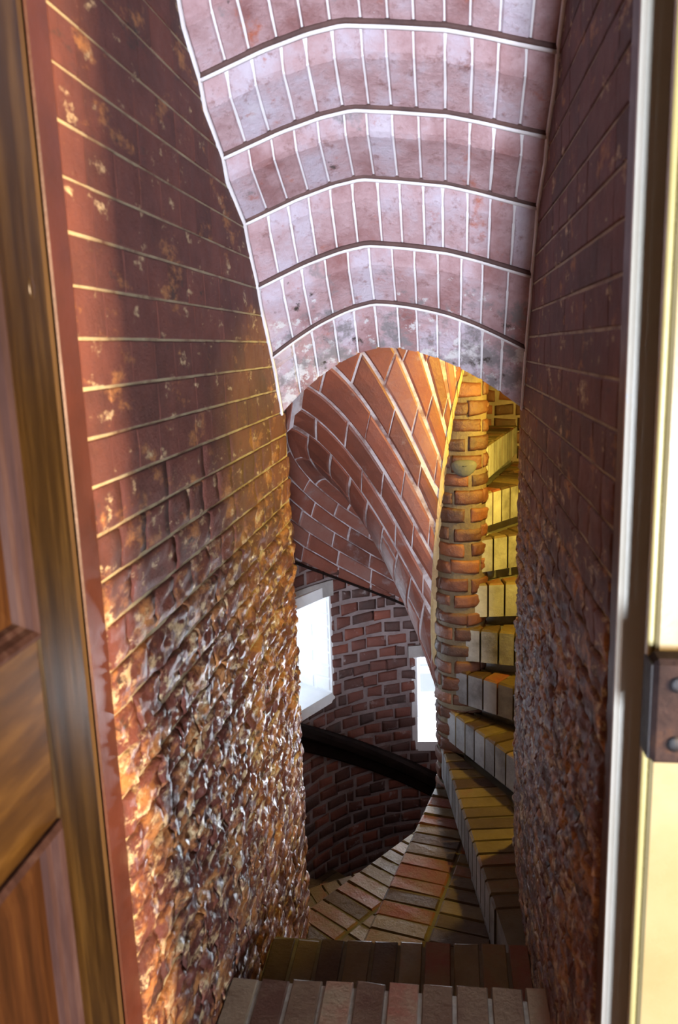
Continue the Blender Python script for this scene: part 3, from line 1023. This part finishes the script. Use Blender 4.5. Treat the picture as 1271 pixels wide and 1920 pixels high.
tag(floor, 'worn brick passage floor just inside the doorway', kind='structure')
straight_step(floor, FLOOR, [(1.475, NOSE0 - 0.01, True), (1.255, 1.467, False), (1.035, 1.247, False)], rng, 'floor_brick')

# unseen caps at both shaft ends, added to shut out sky light
curve = [cyl(i * 10, RW + 0.02, 0) for i in range(36)]
v, f = prism([(c[0], c[1]) for c in curve], ZB - 0.1, ZB)
tag(mk('stair_cap_low', v, f, 'tread_mortar'), 'added cap closing the foot of the stair shaft against sky light', kind='structure')
v, f = prism([(c[0], c[1]) for c in curve], ZT, ZT + 0.1)
tag(mk('stair_cap_high', v, f, 'vault_mortar'), 'added cap closing the top of the stair shaft against sky light', kind='structure')

# ------------------------------------------------------------------ handrail along the outer wall
def rail_z(t):
    return -2.55 + 0.0102 * (t - 98)
rail = empty('handrail', cyl(120, RW - 0.02, -2.45))
tag(rail, 'thick dark wooden handrail following the curved brick wall downwards', 'handrail')
def sweep(name, prof, mat, t0, t1, step_, parent):
    V, F = [], []
    n = len(prof)
    k = int((t1 - t0) / step_)
    for i in range(k + 1):
        t = t0 + (t1 - t0) * i / k
        for (r, z) in prof:
            V.append(cyl(t, r, rail_z(t) + z))
    for i in range(k):
        for j in range(n):
            F.append((i * n + j, i * n + (j + 1) % n, (i + 1) * n + (j + 1) % n, (i + 1) * n + j))
    F += [tuple(range(n - 1, -1, -1)), tuple(k * n + j for j in range(n))]
    return mk(name, V, F, mat, parent)
sweep('grip', [(RW, 0.03), (RW - 0.05, 0.03), (RW - 0.068, 0.015), (RW - 0.072, -0.01), (RW - 0.066, -0.045), (RW - 0.045, -0.06), (RW, -0.06)], 'rail', 84, 176, 2, rail)
sweep('backing_board', [(RW + 0.002, -0.06), (RW - 0.028, -0.06), (RW - 0.028, -0.125), (RW - 0.020, -0.135), (RW + 0.002, -0.135)], 'rail', 84, 176, 2, rail)

# ------------------------------------------------------------------ brown panelled door, opened against the left
XD0, XD1 = -0.545, -0.50
door = empty('door_1', (XD0, 0.98, FLOOR + 0.01))
tag(door, 'varnished dark brown panelled wooden door standing open at the left', kind='structure')
DY0, DY1 = 0.17, 0.985
DZ0, DZ1 = FLOOR + 0.01, 0.95
bbox('stile', (XD0, DY1 - 0.115, DZ0), (XD1, DY1, DZ1), 'door', door, 0.006)
bbox('stile', (XD0, DY0, DZ0), (XD1, DY0 + 0.115, DZ1), 'door', door, 0.006)
for z0, z1 in ((-0.58, -0.335), (DZ0, DZ0 + 0.24), (DZ1 - 0.12, DZ1)):
    bbox('rail', (XD0 + 0.001, DY0 + 0.115, z0), (XD1 - 0.001, DY1 - 0.115, z1), 'door_rail', door, 0.002)
for z0, z1 in ((-0.335, DZ1 - 0.12), (DZ0 + 0.24, -0.58)):
    a, b = DY0 + 0.115, DY1 - 0.115
    c_, e = XD1 - 0.020, 0.06
    V = [(c_, a, z0), (c_, b, z0), (c_, b, z1), (c_, a, z1), (c_ + 0.009, a + e, z0 + e), (c_ + 0.009, b - e, z0 + e), (c_ + 0.009, b - e, z1 - e), (c_ + 0.009, a + e, z1 - e),
         (c_ - 0.012, a, z0), (c_ - 0.012, b, z0), (c_ - 0.012, b, z1), (c_ - 0.012, a, z1)]
    F = [(4, 5, 6, 7), (0, 1, 5, 4), (1, 2, 6, 5), (2, 3, 7, 6), (3, 0, 4, 7), (8, 11, 10, 9), (0, 8, 9, 1), (1, 9, 10, 2), (2, 10, 11, 3), (3, 11, 8, 0)]
    panel = mk('panel', V, F, 'door_panel', door)
    # bolection moulding mitred round the panel
    prof = [(0.0, -0.018), (0.0, 0.004), (0.008, 0.009), (0.014, 0.004), (0.018, -0.004), (0.024, -0.008), (0.028, -0.018)]
    V, F = [], []
    for (cy_, cz_, sy, sz) in ((a, z0, 1, 1), (b, z0, -1, 1), (b, z1, -1, -1), (a, z1, 1, -1)):
        for (q, hgt) in prof:
            V.append((XD1 + hgt, cy_ + sy * q, cz_ + sz * q))
    n = len(prof)
    for i in range(4):
        for j in range(n):
            F.append((i * n + j, ((i + 1) % 4) * n + j, ((i + 1) % 4) * n + (j + 1) % n, i * n + (j + 1) % n))
    mk('moulding', V, F, 'moulding', door)
V, F = [], []                                         # knot in the stile
for i in range(5):
    for j in range(14):
        ph, th = math.pi / 2 * i / 4, 2 * math.pi * j / 14
        V.append((XD1 + 0.0015 * math.cos(ph), 0.945 + 0.0065 * math.sin(ph) * math.cos(th), 0.085 + 0.014 * math.sin(ph) * math.sin(th)))
for i in range(4):
    for j in range(14):
        F.append((i * 14 + j, (i + 1) * 14 + j, (i + 1) * 14 + (j + 1) % 14, i * 14 + (j + 1) % 14))
mk('knot', V, F, 'knot', door, smooth=True)

# ------------------------------------------------------------------ door frame
trim_l = empty('trim_1', (-0.56, 1.04, FLOOR))
tag(trim_l, 'dark wooden door lining behind the open door', kind='structure')
bbox('jamb', (-0.62, 0.99, FLOOR), (-0.552, 1.098, 1.1), 'rebate', trim_l, 0.004)
trim_r = empty('trim_2', (0.26, 1.0, FLOOR))
tag(trim_r, 'cream painted door frame at the right edge', kind='structure')
bbox('door_stop', (0.2285, 1.078, FLOOR), (0.2700, 1.099, 1.1), 'stop', trim_r, 0.007)
bbox('rebate', (0.2700, 1.000, FLOOR), (0.2950, 1.099, 1.1), 'rebate', trim_r, 0.002)
bbox('bead', (0.2425, 0.972, FLOOR), (0.2500, 0.990, 1.1), 'bead', trim_r, 0.0035)
bbox('frame_board', (0.2503, 0.965, FLOOR), (0.42, 0.999, 1.1), 'cream', trim_r, 0.004)
# latch keeper screwed to the frame
kp = empty('latch_keeper', (0.275, 0.95, -0.51))
tag(kp, 'worn brown latch keeper with black screws on the cream door frame', 'latch')
bbox('keeper_body', (0.2400, 0.928, -0.506), (0.325, 0.9655, -0.372), 'keeper', kp, 0.006)
bbox('shaded_side', (0.2365, 0.931, -0.500), (0.2400, 0.9655, -0.378), 'iron', kp, 0.001)
for z in (-0.402, -0.478):
    for dx in (0.0,):
        V, F = [], []
        for i in range(5):
            for j in range(12):
                ph, th = math.pi / 2 * i / 4, 2 * math.pi * j / 12
                V.append((0.268 + dx + 0.011 * math.sin(ph) * math.cos(th), 0.929 - 0.005 * math.cos(ph), z + 0.011 * math.sin(ph) * math.sin(th)))
        for i in range(4):
            for j in range(12):
                F.append((i * 12 + j, i * 12 + (j + 1) % 12, (i + 1) * 12 + (j + 1) % 12, (i + 1) * 12 + j))
        mk('screw', V, F, 'iron', kp, smooth=True)

# ------------------------------------------------------------------ the room the camera stands in
def room_box(name, a, b, mat, label):
    bag = Bag()
    bag.box(a, b)
    o = bag.build(name, mat)
    tag(o, label, kind='structure')
    return o
room_box('floor_room', (-2.2, -2.9, FLOOR - 0.2), (3.0, 1.02, FLOOR - 0.004), 'boards', 'dark boarded floor of the room before the doorway')
room_box('ceiling_room', (-2.2, -2.9, 1.6), (3.0, 1.1, 1.7), 'plaster', 'plain plaster ceiling of the room before the doorway')
room_box('wall_room_left', (-2.3, -2.9, FLOOR), (-2.2, 1.1, 1.6), 'plaster', 'plain plaster wall at the left of the room')
bag = Bag()                                           # the wall pierced by the doorway
bag.box((-2.2, 1.0, FLOOR), (-0.62, 1.1, 1.6))
bag.box((0.295, 1.0, FLOOR), (3.0, 1.1, 1.6))
bag.box((-0.62, 1.0, 1.1), (0.295, 1.1, 1.6))
tag(bag.build('wall_front', 'plaster'), 'plaster wall pierced by the doorway', kind='structure')
bag = Bag()                                           # rear wall with a tall window opening
bag.box((-2.2, -3.0, FLOOR), (0.24, -2.9, 1.6))
bag.box((0.76, -3.0, FLOOR), (3.0, -2.9, 1.6))
bag.box((0.24, -3.0, FLOOR), (0.76, -2.9, -1.35))
bag.box((0.24, -3.0, -0.35), (0.76, -2.9, 1.6))
tag(bag.build('wall_rear', 'plaster'), 'plaster wall with a tall window behind the camera', kind='structure')
bag = Bag()                                           # right wall with a window by the doorway
bag.box((2.9, -2.9, FLOOR), (3.0, -0.3, 1.6))
bag.box((2.9, -0.3, FLOOR), (3.0, 1.0, -0.9))
bag.box((2.9, -0.3, 0.28), (3.0, 1.0, 1.6))
bag.box((2.9, 0.35, -0.9), (3.0, 1.0, 0.28))
tag(bag.build('wall_room_right', 'plaster'), 'plaster wall with a window at the right of the room', kind='structure')
